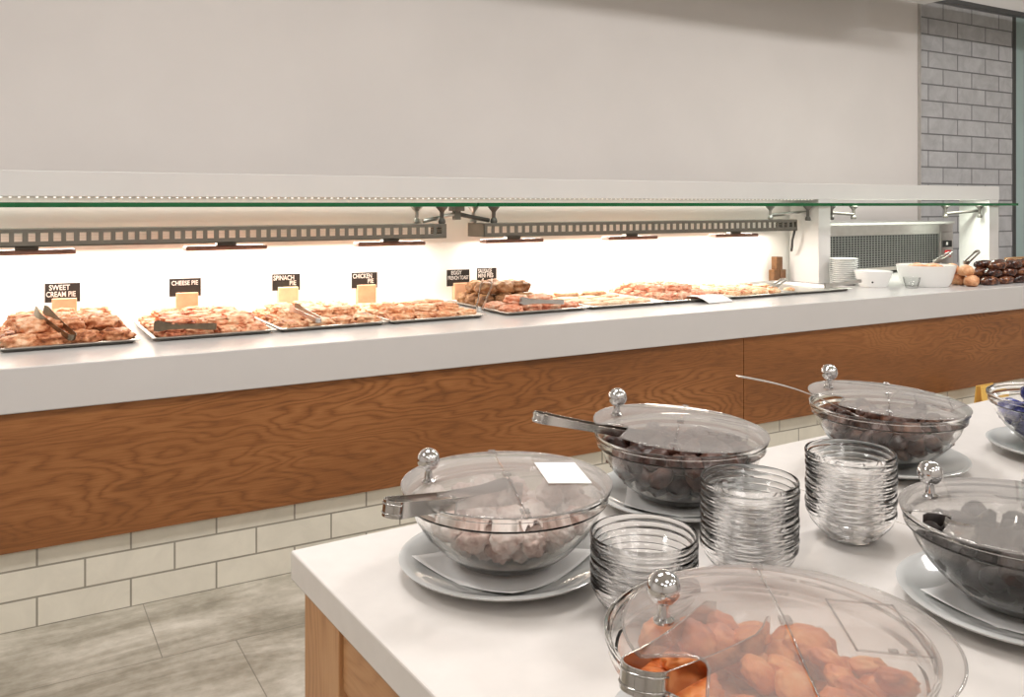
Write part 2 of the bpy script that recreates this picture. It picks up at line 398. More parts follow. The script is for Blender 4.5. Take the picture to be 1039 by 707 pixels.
# heat lamps (slotted housings with elements under them)
def heat_lamp(x0, x1, label, elems):
    L = x1 - x0; zt, zb = 1.345, 1.270
    t = thing('heat_lamp', label, 'heat lamp', (x0, 4.22, zb), group='slotted heat lamp bars over the trays')
    D = .19; hh = zt - zb; b = MB()
    b.box(0, L, 0, D, hh - .006, hh, .001); b.box(0, L, 0, .004, hh - .016, hh - .006); b.box(0, L, 0, .004, 0, .022); b.box(0, L, 0, D, 0, .004)
    b.box(0, L, D - .004, D, 0, .012).box(0, L, D - .004, D, hh - .014, hh - .006)
    b.box(0, .004, 0, D, 0, hh - .006); b.box(L - .004, L, 0, D, 0, hh - .006)
    p = .0485; n = int(L / p)
    for i in range(n + 1):
        xx = i * p; w = .019 if i % 4 else .022
        b.box(xx, min(L, xx + w), 0, .004, .022, hh - .016)
    b.build('housing', M['lampmetal'], t)
    b = MB()
    for k in range(4): b.box(.0045, L - .0045, .030, .045, .020 + k * .0115, .0225 + k * .0115)
    b.build('louvre', M['louvre'], t)
    for ex in elems:
        c = ex - x0; b = MB()
        b.box(c - .188, c + .188, .05, .13, -.037, -.016, .006)
        e = b.build('heating_element', M['element'], t)
        MB().box(c - .045, c + .045, .07, .11, -.0172, 0).build('mount', M['lampmetal'], e)
    return t
heat_lamp(-.50, 2.05, 'slotted grey heat lamp bar over the SWEET CREAM PIE to CHICKEN PIE trays', (.10, .93, 1.765))
heat_lamp(2.275, 4.70, 'slotted grey heat lamp bar ending beside the first white post', (2.505, 3.34, 4.20))

# brackets and clamps
DM, LM = M['clampdark'], M['steel']
t = bracket('dark central bracket between the two heat lamp bars', 2.15, 4.30, [(-.2, -.035, LM), (.2, -.035, DM)], True)
for px, py, m in ((-.115, -.055, DM), (-.205, .07, LM), (.20, -.055, DM), (.14, .07, LM)):
    clamp_stem(t, px, py, -.0005, -.0945, m)
t = bracket('steel bracket arm on the near side of the first white post', 4.888, 4.30, [(-.36, -.02, LM)])
clamp_stem(t, -.05, -.05, -.0005, -.105, DM); clamp_stem(t, -.36, 0, -.0005, -.0945, LM)
t = bracket('dark bracket arm on the far side of the first white post', 5.012, 4.30, [(.36, -.02, DM)])
clamp_stem(t, .05, -.06, -.0005, -.10, DM); clamp_stem(t, .36, 0, -.0005, -.10, DM)
t = bracket('steel bracket arm on the second white post above the oven switch', 6.874, 4.30, [(-.42, -.02, DM)])
clamp_stem(t, -.05, -.05, -.0005, -.10, DM); clamp_stem(t, -.42, 0, -.0005, -.10, DM)
# cable from the lamp
tag(MB().tube([(0, 0, 0), (.004, .01, -.03), (.0, .02, -.09), (-.006, .03, -.14), (.012, .05, -.19), (.03, .07, -.215)], .008, 10).build('power_cable', M['black'], loc=(4.812, 4.33, 1.335), smooth=True), 'short black cable hanging beside the first white post', 'cable')

# ------------------------------------------------------------------ trays
TY, TW, TD = 3.745, .496, .66
def make_tray(label):
    t = thing('baking_tray', label, 'tray', (0, TY, .9005), group='steel baking trays in a row on the counter')
    def ring(i, z): return [(i, i, z), (TW - i, i, z), (TW - i, TD - i, z), (i, TD - i, z)]
    b = MB(); V = [[b.b.verts.new(p) for p in ring(i, z)] for i, z in ((0, .013), (0, .0165), (.014, .018), (.026, .0035), (.030, .0025))]
    for a, c in zip(V, V[1:]):
        for k in range(4): b.b.faces.new((a[k], a[(k + 1) % 4], c[(k + 1) % 4], c[k]))
    b.b.faces.new(V[-1])
    W = [[b.b.verts.new(p) for p in ring(i, z)] for i, z in ((.001, .013), (.013, .0145), (.025, .001), (.030, 0))]
    for k in range(4): b.b.faces.new((V[0][k], V[0][(k + 1) % 4], W[0][(k + 1) % 4], W[0][k]))
    for a, c in zip(W, W[1:]):
        for k in range(4): b.b.faces.new((a[k], a[(k + 1) % 4], c[(k + 1) % 4], c[k]))
    b.b.faces.new(W[-1])
    b.build('tray_body', M['darksteel'], t); return t
TX = [-.015, .525, 1.032, 1.54, 2.145, 2.66, 3.165, 3.67, 4.175]
TL = ['steel tray of cream pie rolls under the SWEET CREAM PIE sign', 'steel tray of cheese pie under the CHEESE PIE sign', 'steel tray of spinach pie under the SPINACH PIE sign',
      'steel tray of chicken pie under the CHICKEN PIE sign', 'steel tray with brown rolls piled behind orange pastries', 'steel tray with flat pale breads, next after the brown roll tray',
      'steel tray heaped with salmon pink pastries', 'steel tray of small pizza bites near the far end of the row', 'nearly empty dark steel tray ending the row by the wooden mill']
tray0 = make_tray(TL[0]); tray0.location.x = TX[0]
for x, l in zip(TX[1:], TL[1:]): dup(tray0, None, (x, TY, .9005), label=l)

rnd = random.Random(7)
def protos(name, mat, specs): return [b.build(name, mat, smooth=True) for b in specs]
def scatter(name, mat, specs, spots, label, cat, group):
    """spots: (x, y, z, rz[, rx]); the first of each variant is the built one, the others are copies"""
    P = protos(name, mat, specs); used = [False] * len(P)
    for i, s in enumerate(spots):
        k = i % len(P); x, y, z, rz = s[:4]; rx = s[4] if len(s) > 4 else 0.; ry = s[5] if len(s) > 5 else 0.
        if not used[k]: o = P[k]; used[k] = True
        else: o = P[k].copy(); COL.objects.link(o)
        o.location = (x, y, z); o.rotation_euler = (rx, ry, rz)
        tag(o, label, cat, group)
    for k, u in enumerate(used):
        if not u: bpy.data.objects.remove(P[k])
FZ = .9035
def grid(tx, nx, ny, x0, x1, y0, y1, jit=.008, z=FZ, ang=.25):
    out = []
    for j in range(ny):
        for i in range(nx):
            out.append((tx + x0 + (x1 - x0) * (i + .5) / nx + rnd.uniform(-jit, jit), TY + y0 + (y1 - y0) * (j + .5) / ny + rnd.uniform(-jit, jit), z, rnd.uniform(-ang, ang)))
    return out
# tray 1: cream rolls, two layers
sp = [lump(s, .064, .044, .029, .34, 2.4, 4, sq=.75) for s in (1, 2, 3, 4, 5)]
s1 = grid(TX[0], 4, 5, .03, .47, .04, .60, .006, ang=.6) + grid(TX[0], 3, 4, .06, .42, .10, .58, .02, FZ + .043, .8)
scatter('cream_roll', M['roll'], sp, s1, 'golden brown cream roll piled in the SWEET CREAM PIE tray', 'pastry', 'cream rolls in the SWEET CREAM PIE tray')
sp = [lump(s, .056, .057, .021, .34, 2.8, 4, sq=.6) for s in (5, 6, 7, 8)]
s2 = grid(TX[1], 4, 5, .03, .47, .03, .62, .005, ang=.3) + grid(TX[1], 3, 4, .06, .44, .07, .58, .015, FZ + .030, .7)
scatter('cheese_pie', M['cheese'], sp, s2, 'reddish golden cheese pie piece in the CHEESE PIE tray', 'pie', 'cheese pie pieces in the tray')
sp = [lump(s, .056, .057, .020, .36, 2.8, 4, sq=.6) for s in (9, 10, 11, 12)]
s3 = grid(TX[2], 4, 5, .03, .47, .03, .62, .005, ang=.3) + grid(TX[2], 3, 3, .06, .44, .20, .58, .02, FZ + .030, .7)
scatter('spinach_pie', M['spinach'], sp, s3, 'golden spinach pie piece with dark flecks in the SPINACH PIE tray', 'pie', 'spinach pie pieces in the tray')
sp = [lump(s, .057, .057, .018, .30, 2.6, 4, sq=.58) for s in (13, 14, 15)]
s4 = grid(TX[3], 4, 5, .03, .47, .03, .62, .005, ang=.2) + grid(TX[3], 3, 2, .06, .44, .1, .40, .02, FZ + .028, .7)
scatter('chicken_pie', M['chicken'], sp, s4, 'pale golden chicken pie piece in the CHICKEN PIE tray', 'pie', 'chicken pie pieces in the tray')
# tray 5
sp = [lump(s, .062, .042, .036, .26, 2.2, 4, sq=.85) for s in (16, 17, 18)]
s5 = grid(TX[4], 3, 3, .03, .40, .34, .62, .008, ang=.8) + grid(TX[4], 3, 2, .05, .38, .38, .58, .012, FZ + .062, .8)
scatter('brown_roll', M['brownroll'], sp, s5, 'dark brown roll in the pile at the back of the fifth tray', 'roll', 'brown rolls piled in the tray')
sp = [lump(s, .058, .060, .022, .30, 2.4, 4, sq=.7) for s in (19, 20, 21)]
s5 = grid(TX[4], 4, 2, .03, .47, .04, .30, .006, ang=.4) + grid(TX[4], 2, 1, .10, .36, .08, .26, .02, FZ + .04, .6)
s5 += [(TX[4] + .435, TY + .40, FZ, .2), (TX[4] + .435, TY + .54, FZ, .5)]
scatter('orange_pastry', M['salmon'], sp, s5, 'orange pastry slice in front of the brown roll pile', 'pastry', 'orange pastries in front of the brown rolls')
sp = [lump(s, .065, .055, .013, .16, 2.2, sq=.55) for s in (22, 23, 24)]
s6 = grid(TX[5], 3, 4, .03, .46, .05, .60, .010, ang=.3) + grid(TX[5], 2, 1, .08, .42, .36, .56, .02, FZ + .022, .6)
scatter('flat_bread', M['flat'], sp, s6, 'flat pale bread lying in the tray after the orange pastries', 'bread', 'flat breads in the sixth tray')
sp = [lump(s, .052, .045, .024, .34, 2.6, 4, sq=.75) for s in (25, 26, 27)]
s7 = grid(TX[6], 4, 5, .03, .46, .06, .62, .008, ang=.7) + grid(TX[6], 3, 3, .06, .40, .2, .58, .02, FZ + .034, .8)
scatter('salmon_pastry', M['salmon'], sp, s7, 'salmon pink pastry in the heaped seventh tray', 'pastry', 'salmon pink pastries in the heaped tray')
sp = [lump(s, .046, .044, .018, .2, 2.4, sq=.75) for s in (28, 29, 30)]
s8 = grid(TX[7], 4, 5, .03, .46, .06, .62, .008, ang=.7)
scatter('pizza_bite', M['pizza'], sp, s8, 'small pizza bite in the tray before the nearly empty one', 'pizza', 'pizza bites in the eighth tray')
sp = [lump(s, .040, .034, .014, .25, 2.4, sq=.8) for s in (31, 32)]
s9 = [(TX[8] + .08, TY + .50, FZ, .3), (TX[8] + .15, TY + .42, FZ, 1.), (TX[8] + .06, TY + .38, FZ, 2.), (TX[8] + .10, TY + .16, FZ, .5), (TX[8] + .07, TY + .27, FZ, .9)]
scatter('pizza_scrap', M['pizza'], sp, s9, 'leftover red pizza piece in the nearly empty tray', 'pizza', 'leftover pieces in the last tray')
# paper liner hanging over a tray's edge
b = MB(); b.ribbon([(0, .20, .0285), (0, .04, .030), (0, .0, .0315), (0, -.05, .018), (0, -.085, .003)], .20, .0012, (1, 0, 0))
tag(b.build('paper_liner', M['paper'], loc=(TX[6] + .30, TY, .9012), rot=(0, 0, .1)), 'white paper sheet hanging over the front edge of the salmon pastry tray', 'paper')

# ------------------------------------------------------------------ tongs
def tongs(label, loc, rz, pitch=0., L=.24, spread=.05, mat='tong', w=.018, roll=0., gap=.016, group='serving tongs'):
    """bend at the origin, two arms along +x ending in wider scalloped tips"""
    root = thing('serving_tongs', label, 'tongs', loc, rz, group)
    root.rotation_euler = (roll, pitch, rz)
    for s in (-1, 1):
        pts = []; ws = []
        for i in range(7):
            a = PI / 2 * i / 6; pts.append((gap - gap * math.cos(a) , s * gap * math.sin(a), 0)); ws.append(w)
        for i in range(1, 13):
            u = i / 12; pts.append((gap + (L - gap) * u, s * (gap + (spread / 2 - gap) * (u ** 1.2) - (.012 * max(0, u - .8) / .2)), 0))
            ws.append(w * (1 - .25 * math.sin(min(1, u / .8) * PI)) if u < .8 else w * (1 + .75 * math.sin((u - .8) / .2 * PI * .8)))
        MB().ribbon(pts, ws, .0018).build('arm', M[mat], root, smooth=True, angle=40)
    b = MB()
    for dz in (-.28, .28):
        b.tube([(gap - (gap + .0012) * math.cos(a), (gap + .0012) * math.sin(a), dz * w) for a in [R(-80 + 20 * k) for k in range(9)]], .0011, 6)
    b.build('ridge', M[mat], root, smooth=True)
    return root
def cpx(px, Y):   # X of the photo's column px on the plane at depth Y
    th = R(59.844); c, s = math.cos(th), math.sin(th); t = (px - 519.5) / 895.
    return Y * (c + s * t) / (s - c * t)
tongs('worn dark tongs resting on the cream rolls', (.245, 3.765, .938), R(118), R(-22), .25, .06, 'bronze', .024)
tongs('steel tongs lying along the front of the cheese pie', (.775, 3.765, .945), R(170), R(-3), .24, .05, 'bronze', .024)
tongs('steel tongs leaning on the front of the spinach pie', (1.215, 3.765, .940), R(112), R(-14), .20, .05, 'steel', .022)
tongs('bright steel tongs leaning up against the brown roll pile', (2.09, 3.93, .915), R(52), R(-24), .30, .07, 'steel', .026)
tongs('steel tongs lying on the orange pastries at the tray front', (2.50, 3.775, .948), R(172), R(-4), .24, .05, 'steel', .022)
tongs('steel tongs sticking up from the last pizza bites', (4.40, 4.06, .962), R(200), R(12), .20, .04, 'steel', .02)
tongs('steel tongs across the far rim of the nearly empty tray', (4.86, 3.83, .950), R(160), R(7), .26, .04, 'steel', .02)

# ------------------------------------------------------------------ chalkboard signs
def sign(x, lines, label, w=.142, h=.085, bw=.10, zt=1.095, y=4.432, tint='blockwood', roll=0., off=.008):
    t = thing('name_sign', label, 'sign', (x, y, .9005), R(-6), 'chalkboard name signs behind the trays')
    z0 = zt - .9 - h
    MB().box(-w / 2, w / 2, -.003, .003, z0, z0 + h, .001).build('board', M['slate'], t)
    MB().box(-bw / 2 + off, bw / 2 + off, -.022, .020, 0, z0 + .018, .003).build('wooden_block', M[tint], t)
    fs = .030 if max(len(s) for s, _, _ in lines) <= 9 else .027
    for s, xo, zo in lines:
        cu = bpy.data.curves.new('lettering', 'FONT'); cu.body = s; cu.size = fs; cu.extrude = .0004; cu.align_x = 'CENTER'; cu.align_y = 'CENTER'; cu.offset = .0004
        ob = bpy.data.objects.new('lettering', cu); COL.objects.link(ob); ob.parent = t; ob.data.materials.append(M['chalk'])
        me = bpy.data.meshes.new_from_object(ob); bpy.data.objects.remove(ob)
        ob = bpy.data.objects.new('lettering', me); COL.objects.link(ob); ob.parent = t
        wd = max(v.co.x for v in me.vertices) - min(v.co.x for v in me.vertices)
        ob.location = (xo, -.0036, z0 + h - zo); ob.rotation_euler = (PI / 2, 0, 0); k = min(.9, (w - .012 - 2 * abs(xo)) / wd) if abs(xo) < .02 else .9; ob.scale = (k, 1.1, 1)
    return t
M['blockpale'] = plain('holder_wood_pale', (.78, .58, .36), .55, var=.1, nscale=25)
sign(cpx(63.5, 4.43), [('SWEET', -.012, .020), ('CREAM PIE', -.006, .050)], 'black chalkboard sign reading SWEET CREAM PIE on a wooden block')
sign(cpx(188, 4.43), [('CHEESE PIE', -.002, .022)], 'black chalkboard sign reading CHEESE PIE on a wooden block', zt=1.094)
sign(cpx(290.5, 4.43), [('SPINACH', -.012, .020), ('PIE', .032, .047)], 'black chalkboard sign reading SPINACH PIE on a pale wooden block', .138, .083, tint='blockpale', zt=1.096)
sign(cpx(370, 4.43), [('CHICKEN', -.012, .020), ('PIE', .032, .047)], 'black chalkboard sign reading CHICKEN PIE on a wooden block', .138, .083, zt=1.088)
sign(cpx(465, 4.43), [('EGGY', -.012, .018), ('FRENCH TOAST', .0, .046)], 'black chalkboard sign reading EGGY FRENCH TOAST on a wooden block', .135, .092, .09, zt=1.082, off=.015)
sign(cpx(494, 4.43), [('SAUSAGE', -.012, .018), ('MINI PIES', -.008, .044)], 'black chalkboard sign reading MINI PIES, half behind the brown rolls', .12, .09, .09, zt=1.085)

# spare wooden sign blocks by the post
for nm, dx, z, w2, h2, lb in (('left', -.031, .9005, .058, .088, 'brown wooden block, the near one of the bottom pair beside the first white post'),
                          ('right', .031, .9005, .058, .088, 'brown wooden block, the far one of the bottom pair beside the first white post'),
                          ('top', -.004, .9892, .060, .090, 'brown wooden block standing on top of the other two beside the first white post')):
    tag(MB().box(-w2 / 2, w2 / 2, -.025, .025, 0, h2, .003).build('wooden_block', M['millwood'], loc=(4.745 + dx, 4.44, z)), lb, 'block', 'spare wooden blocks by the post')

# ------------------------------------------------------------------ oven between the posts
OX0, OX1, OY, OZ = 5.03, 6.945, 4.56, .9005
t = thing('countertop_oven', 'stainless steel countertop oven with a mesh grille and red switch', 'oven', (OX0, OY, OZ))
W = OX1 - OX0; oh = .405
MB().box(0, W, .02, .46, .02, oh - .02, .004).build('body', M['steel'], t)
MB().box(-.01, W + .012, -.01, .47, oh - .02, oh, .003).build('top_cover', M['gantry'], t)
MB().box(0, W, 0, .02, oh - .085, oh - .021, .002).build('front_rail', M['steel'], t)
b = MB(); gx1 = W - .19
b.box(0, gx1 + .02, .0, .018, oh - .10, oh - .086).box(gx1, gx1 + .02, 0, .018, .05, oh - .10).box(0, gx1 + .02, 0, .018, .03, .05)
b.build('grille_frame', M['steel'], t)
b = MB(); n = 50
for i in range(n): x = .01 + (gx1 - .02) * i / (n - 1); b.box(x, x + .007, .002, .006, .05, oh - .10)
for k in range(14): z = .06 + k * (oh - .165) / 13; b.box(0, gx1, .006, .010, z, z + .0045)
b.build('mesh_grille', M['mesh'], t)
MB().box(0, gx1, .014, .019, .05, oh - .10).build('dark_back', M['ovendark'], t)
cp = MB().box(gx1 + .024, W, -.002, .018, .03, oh - .087, .002).build('control_panel', M['steel'], t)
MB().box(gx1 + .045, W - .02, -.006, -.002, .19, .245, .002).build('display', M['black'], cp)
MB().box(gx1 + .09, gx1 + .115, -.0065, -.0055, .207, .232).build('digit', M['chalk'], cp)
MB().box(gx1 + .08, gx1 + .15, -.012, -.002, .105, .165, .004).build('power_switch', M['red'], cp)
for k in (0, 1): MB().box(.05 + k * (W - .15), .10 + k * (W - .15), .05, .40, 0, .02).build('foot', M['black'], t)

# ------------------------------------------------------------------ crockery at the far end
def bowlprof(r, h, foot, th=.005, flare=.6):
    out = [(0, 0), (foot, 0), (foot + .004, .006)]
    for i in range(1, 9):
        u = i / 8; out.append((foot + (r - foot) * (u ** flare), .006 + (h - .006) * u))
    inn = [(a - th if a > th else 0, c + (0 if k == len(out) - 1 else th * .5)) for k, (a, c) in enumerate(out)][::-1]
    inn = [(a, c) for a, c in inn if c > .01] + [(0, .01)]
    return out + inn
px, pz = (5.005, 4.085), .9005
pl = MB().lathe([(0, 0), (.070, 0), (.074, .004), (.094, .010), (.096, .0125), (.093, .0135), (.07, .006), (0, .005)], 40)
p0 = tag(pl.build('dinner_plate', M['porcelain'], loc=(px[0], px[1], pz), smooth=True, angle=50), 'white plate in the tall stack beside the first white post', 'plate', 'white plates stacked by the post')
for k in range(1, 13): dup(p0, None, (px[0] + rnd.uniform(-.002, .002), px[1], pz + k * .0138))
t = thing('serving_dish', 'low white dish beside the plate stack with a small dark dot', 'dish', (5.035, 3.875, .9005))
MB().lathe(bowlprof(.122, .105, .085, .006, .75), 40).build('dish_body', M['porcelain'], t, smooth=True, angle=50)
MB().ball((-.081, -.058, .036), .0065, 10, 8).build('dot', M['black'], t)
t = thing('bread_bowl', 'large white bowl of bread below the oven switch', 'bowl', (5.40, 3.74, .9005))
MB().lathe(bowlprof(.188, .14, .14, .007, .6), 48).build('bowl_body', M['porcelain'], t, smooth=True, angle=50)
sp = [lump(s, .07, .05, .03, .12, 2.) for s in (41, 42, 43)]
sb = [(5.40 + .07 * math.cos(a), 3.74 + .07 * math.sin(a), .905 + .092, a + 1.57) for a in (0, 1.57, 3.14, 4.71)]
scatter('bread_slice', M['bread'], sp, sb, 'orange brown bread piece in the large white bowl', 'bread', 'bread pieces in the white bowl')
# glass dish between
tag(MB().lathe(bowlprof(.055, .07, .035, .003), 32).build('glass_dish', M['bowlthin'], loc=(5.165, 3.68, .9005), smooth=True, angle=50), 'small clear glass dish between the two white bowls', 'dish')
# loose bread and glazed pastries past the bowl
sp = [lump(s, .075, .05, .042, .14, 2.) for s in (44, 45)]
sb = [(5.625, 3.56, .9005, .4), (5.665, 3.68, .9005, 1.), (5.64, 3.61, .965, .8), (5.69, 3.80, .9005, .2), (5.68, 3.74, .966, .3)]
scatter('bread_bun', M['bread'], sp, sb, 'orange brown bun heaped between white bowl and dark pastries', 'bun', 'buns beside the white bowl')
tongs('steel tongs standing up out of the heaped buns', (6.02, 3.76, 1.115), R(190), R(20), .24, .035, 'steel', .02)
tongs('second pair of steel tongs beside the oven, on the buns', (5.92, 3.90, 1.10), R(188), R(14), .26, .035, 'steel', .02)
sp = [lump(s, .085, .042, .032, .12, 2., sq=.85) for s in (46, 47, 48)]
sb = []
for k, (n, x0) in enumerate(((6, 5.83), (5, 5.90), (4, 5.97))):
    for j in range(2):
        for i in range(n): sb.append((x0 + i * .178, 3.56 + j * .10 + .015 * k + rnd.uniform(-.006, .006), (.9005 + k * .050), rnd.uniform(-.12, .12)))
scatter('glazed_pastry', M['choco'], sp, sb, 'dark glossy chocolate coloured pastry in the pile at the far counter end', 'pastry', 'dark glazed pastries piled on the counter')
t = thing('wooden_crate', 'brown crate standing behind the dark glazed pastries', 'crate', (6.86, 3.82, .9005))
b = MB()
for z in (0, .045, .09): b.box(0, .45, 0, .015, z, z + .038, .002).box(0, .45, .235, .25, z, z + .038, .002).box(0, .015, .015, .235, z, z + .038, .002).box(.435, .45, .015, .235, z, z + .038, .002)
b.build('slat_wall', M['cardboard'], t)
MB().box(.015, .435, .015, .235, 0, .01).build('bottom_board', M['cardboard'], t)
# yellow panel against the plinth
t = thing('standing_panel', 'small yellow panel standing on the floor against the tiled plinth', 'panel', (5.28, 3.24, 0))
MB().box(-.09, .09, -.05, -.044, 0, .33, .004, Matrix.Rotation(R(-6), 4, 'X')).build('front_board', M['yellow'], t)
MB().box(-.09, .09, .048, .054, 0, .33, .004, Matrix.Rotation(R(6), 4, 'X')).build('back_board', M['yellow'], t)

# ------------------------------------------------------------------ island table
TA = R(2.4)
tb = thing('island_table', 'oak island table with a thick white stone top', 'table', (.40, 1.389, 0), TA)
TLn, TDp, TZ = 2.9, 1.08, .9
sx = .928
MB().box(0, sx - .0008, -TDp, 0, TZ - .046, TZ, .003).build('stone_top', M['quartz'], tb)
MB().box(sx + .0008, TLn, -TDp, 0, TZ - .046, TZ, .003).build('stone_top', M['quartz'], tb)
iv = .017
for lx in (iv, TLn - iv - .145):
    for ly in (-iv - .145, -TDp + iv):
        MB().box(lx, lx + .145, ly, ly + .145, 0, TZ - .0462, .002).build('leg', M['oakleg'], tb)
for ly in (-iv - .04, -TDp + iv + .012):
    MB().box(iv + .146, TLn - iv - .146, ly, ly + .028, .746, TZ - .0465, .002).build('apron', M['oakrail'], tb)
for lx in (iv + .006, TLn - iv - .034):
    ap = MB().box(-TDp + iv + .146, -iv - .146, 0, .028, .746, TZ - .0465, .002).build('apron', M['oakrail'], tb, (lx + .028, 0, 0), (0, 0, PI / 2))
MB().box(iv + .03, TLn - iv - .03, -TDp + iv + .15, -iv - .15, .12, .15, .002).build('lower_shelf', M['oakrail'], tb)

# ------------------------------------------------------------------ covered glass bowls
BR = .157
BOWL_O = [(0, 0), (.058, 0), (.066, .003), (.080, .010), (.103, .028), (.124, .050), (.139, .074), (.1465, .092), (.1475, .094), (.1525, .0965), (.1535, .099), (.1535, .110), (.157, .1125), (.157, .1175)]
BOWL_I = [(.1535, .1178), (.1505, .112), (.1500, .099), (.1435, .094), (.1355, .0755), (.120, .0525), (.100, .0315), (.077, .0135), (.060, .0075), (0, .007)]
PZ = .9005
def plate(label, x, y, r=.158):
    prof = [(0, .003), (.085, .003), (.088, 0), (.096, 0), (.10, .004), (.128, .012), (r - .003, .021), (r, .0245), (r - .003, .0262), (r - .012, .0245), (.13, .0165), (.103, .0095), (.09, .0085), (0, .0085)]
    return tag(MB().lathe(prof, 64).build('serving_plate', M['plate'], loc=(x, y, PZ), smooth=True, angle=60), label, 'plate', 'glazed plates under the glass bowls')
def napkin(label, x, y, rz, s=.098):
    b = MB(); n = 16; g = {}
    for i in range(n + 1):
        for j in range(n + 1):
            u, v = (i / n * 2 - 1) * s, (j / n * 2 - 1) * s; rr = math.hypot(u, v)
            z = .0094
            if rr > .098: z = .0094 + (rr - .098) * .36 + .0015
            g[i, j] = b.b.verts.new((u, v, z))
    for i in range(n):
        for j in range(n): b.b.faces.new((g[i, j], g[i + 1, j], g[i + 1, j + 1], g[i, j + 1]))
    o = b.build('paper_napkin', M['paper'], loc=(x, y, PZ), rot=(0, 0, rz), smooth=True)
    md = o.modifiers.new('solid', 'SOLIDIFY'); md.thickness = .0006; md.offset = 1
    return tag(o, label, 'napkin', 'paper napkins under the glass bowls')
BZ = PZ + .0112
def glass_bowl(label, x, y):
    t = thing('glass_bowl', label, 'bowl', (x, y, BZ), group='large glass serving bowls')
    MB().lathe(BOWL_O + BOWL_I, 72).build('bowl_body', M['bowl'], t, smooth=True, angle=28); return t
LZ = BZ + .1182
def lid(label, x, y, phi, card=True, lift=0.):
    """flat two-leaf lid: knob at angle phi on the opening leaf, spoon notch beside it, hinge across the middle"""
    t = thing('bowl_lid', label, 'lid', (x, y, LZ), phi, 'clear plastic lids on the bowls')
    if lift:   # propped up on the knob side by the spoon or tongs, resting on the far rim
        t.rotation_euler = (0, -lift, phi); t.rotation_mode = 'XYZ'
        t.location.z += BR * math.sin(lift)
    def dome(r): return .008 * (1 - (r / BR) ** 2)
    nd = R(38)
    def leaf(a0, a1, notch):
        b = MB(); na, nr = 40, 10; top = {}; bot = {}
        for i in range(na + 1):
            a = a0 + (a1 - a0) * i / na
            re = BR + .001
            if notch:
                d = abs(a - nd); hw = .24
                if d < hw: re = BR + .001 - .046 * (math.cos(d / hw * PI / 2) ** .55)
            # radial distance from the hinge chord is kept clear by a small gap
            gap = .0012
            for j in range(nr + 1):
                r = re * j / nr; px, py = r * math.cos(a), r * math.sin(a)
                if a0 == -PI / 2: px = max(px, gap)
                else: px = min(px, -gap)
                z = dome(math.hypot(px, py))
                top[i, j] = b.b.verts.new((px, py, z + .0028)); bot[i, j] = b.b.verts.new((px, py, z))
        for i in range(na):
            for j in range(nr):
                b.b.faces.new((top[i, j], top[i, j + 1], top[i + 1, j + 1], top[i + 1, j])); b.b.faces.new((bot[i, j], bot[i + 1, j], bot[i + 1, j + 1], bot[i, j + 1]))
        rim = [(i, nr) for i in range(na + 1)]
        for p, q in zip(rim, rim[1:]): b.b.faces.new((top[p], top[q], bot[q], bot[p]))
        bmesh.ops.remove_doubles(b.b, verts=b.b.verts, dist=.00001)
        edge = []
        for i in range(na + 1):
            v = top[i, nr] if top[i, nr].is_valid else None
            if v: edge.append(v.co.copy())
        ob = b.build('lid_leaf', M['lid'], t, smooth=True, angle=30)
        MB().tube([(p.x, p.y, p.z - .0015) for p in edge], .0016, 6).build('rim', M['lidclear'], ob, smooth=True)
        return ob
    lf = leaf(-PI / 2, PI / 2, True); lb = leaf(PI / 2, 3 * PI / 2, False)
    # hinge rod with end tabs
    hr = MB().tube([(0, -BR + .004, .006), (0, 0, .0125), (0, BR - .004, .006)], .0011, 6).build('hinge', M['lidclear'], t, smooth=True)
    for yy in (-BR + .012, 0, BR - .012): MB().box(-.006, .006, yy - .007, yy + .007, dome(abs(yy)) + .0025, dome(abs(yy)) + .0065, .001).build('hinge_tab', M['lidclear'], hr)
    # knob
    z = dome(.118) + .0025
    k = MB().lathe([(0, 0), (.010, 0), (.0105, .003), (.0065, .006), (.0055, .016), (.006, .022), (0, .022)], 20, (.118, 0, z)).build('knob_stem', M['chrome'], t, smooth=True, angle=40)
    MB().ball((.118, 0, z + .034), .0172, 28, 18).build('knob', M['chrome'], t, smooth=True)
    # label pocket on the fixed leaf
    zz = dome(.085) + .004
    tilt = Matrix.Translation((-.086, 0, zz)) @ Matrix.Rotation(-.055, 4, 'Y')
    if card: MB().box(-.033, .033, -.052, .052, -.0006, .0006, 0, tilt).build('blank_label', M['card'], t)
    else:
        b = MB()
        for x0, x1, y0, y1 in ((-.034, .034, -.053, -.0515), (-.034, .034, .0515, .053), (-.034, -.0325, -.053, .053), (.0325, .034, -.053, .053)): b.box(x0, x1, y0, y1, -.0008, .0008, 0, tilt)
        b.box(-.004, .004, .047, .052, 0, .002, 0, tilt).box(-.02, -.012, .047, .052, 0, .002, 0, tilt)
        b.build('label_pocket', M['lidclear'], t)
    return t
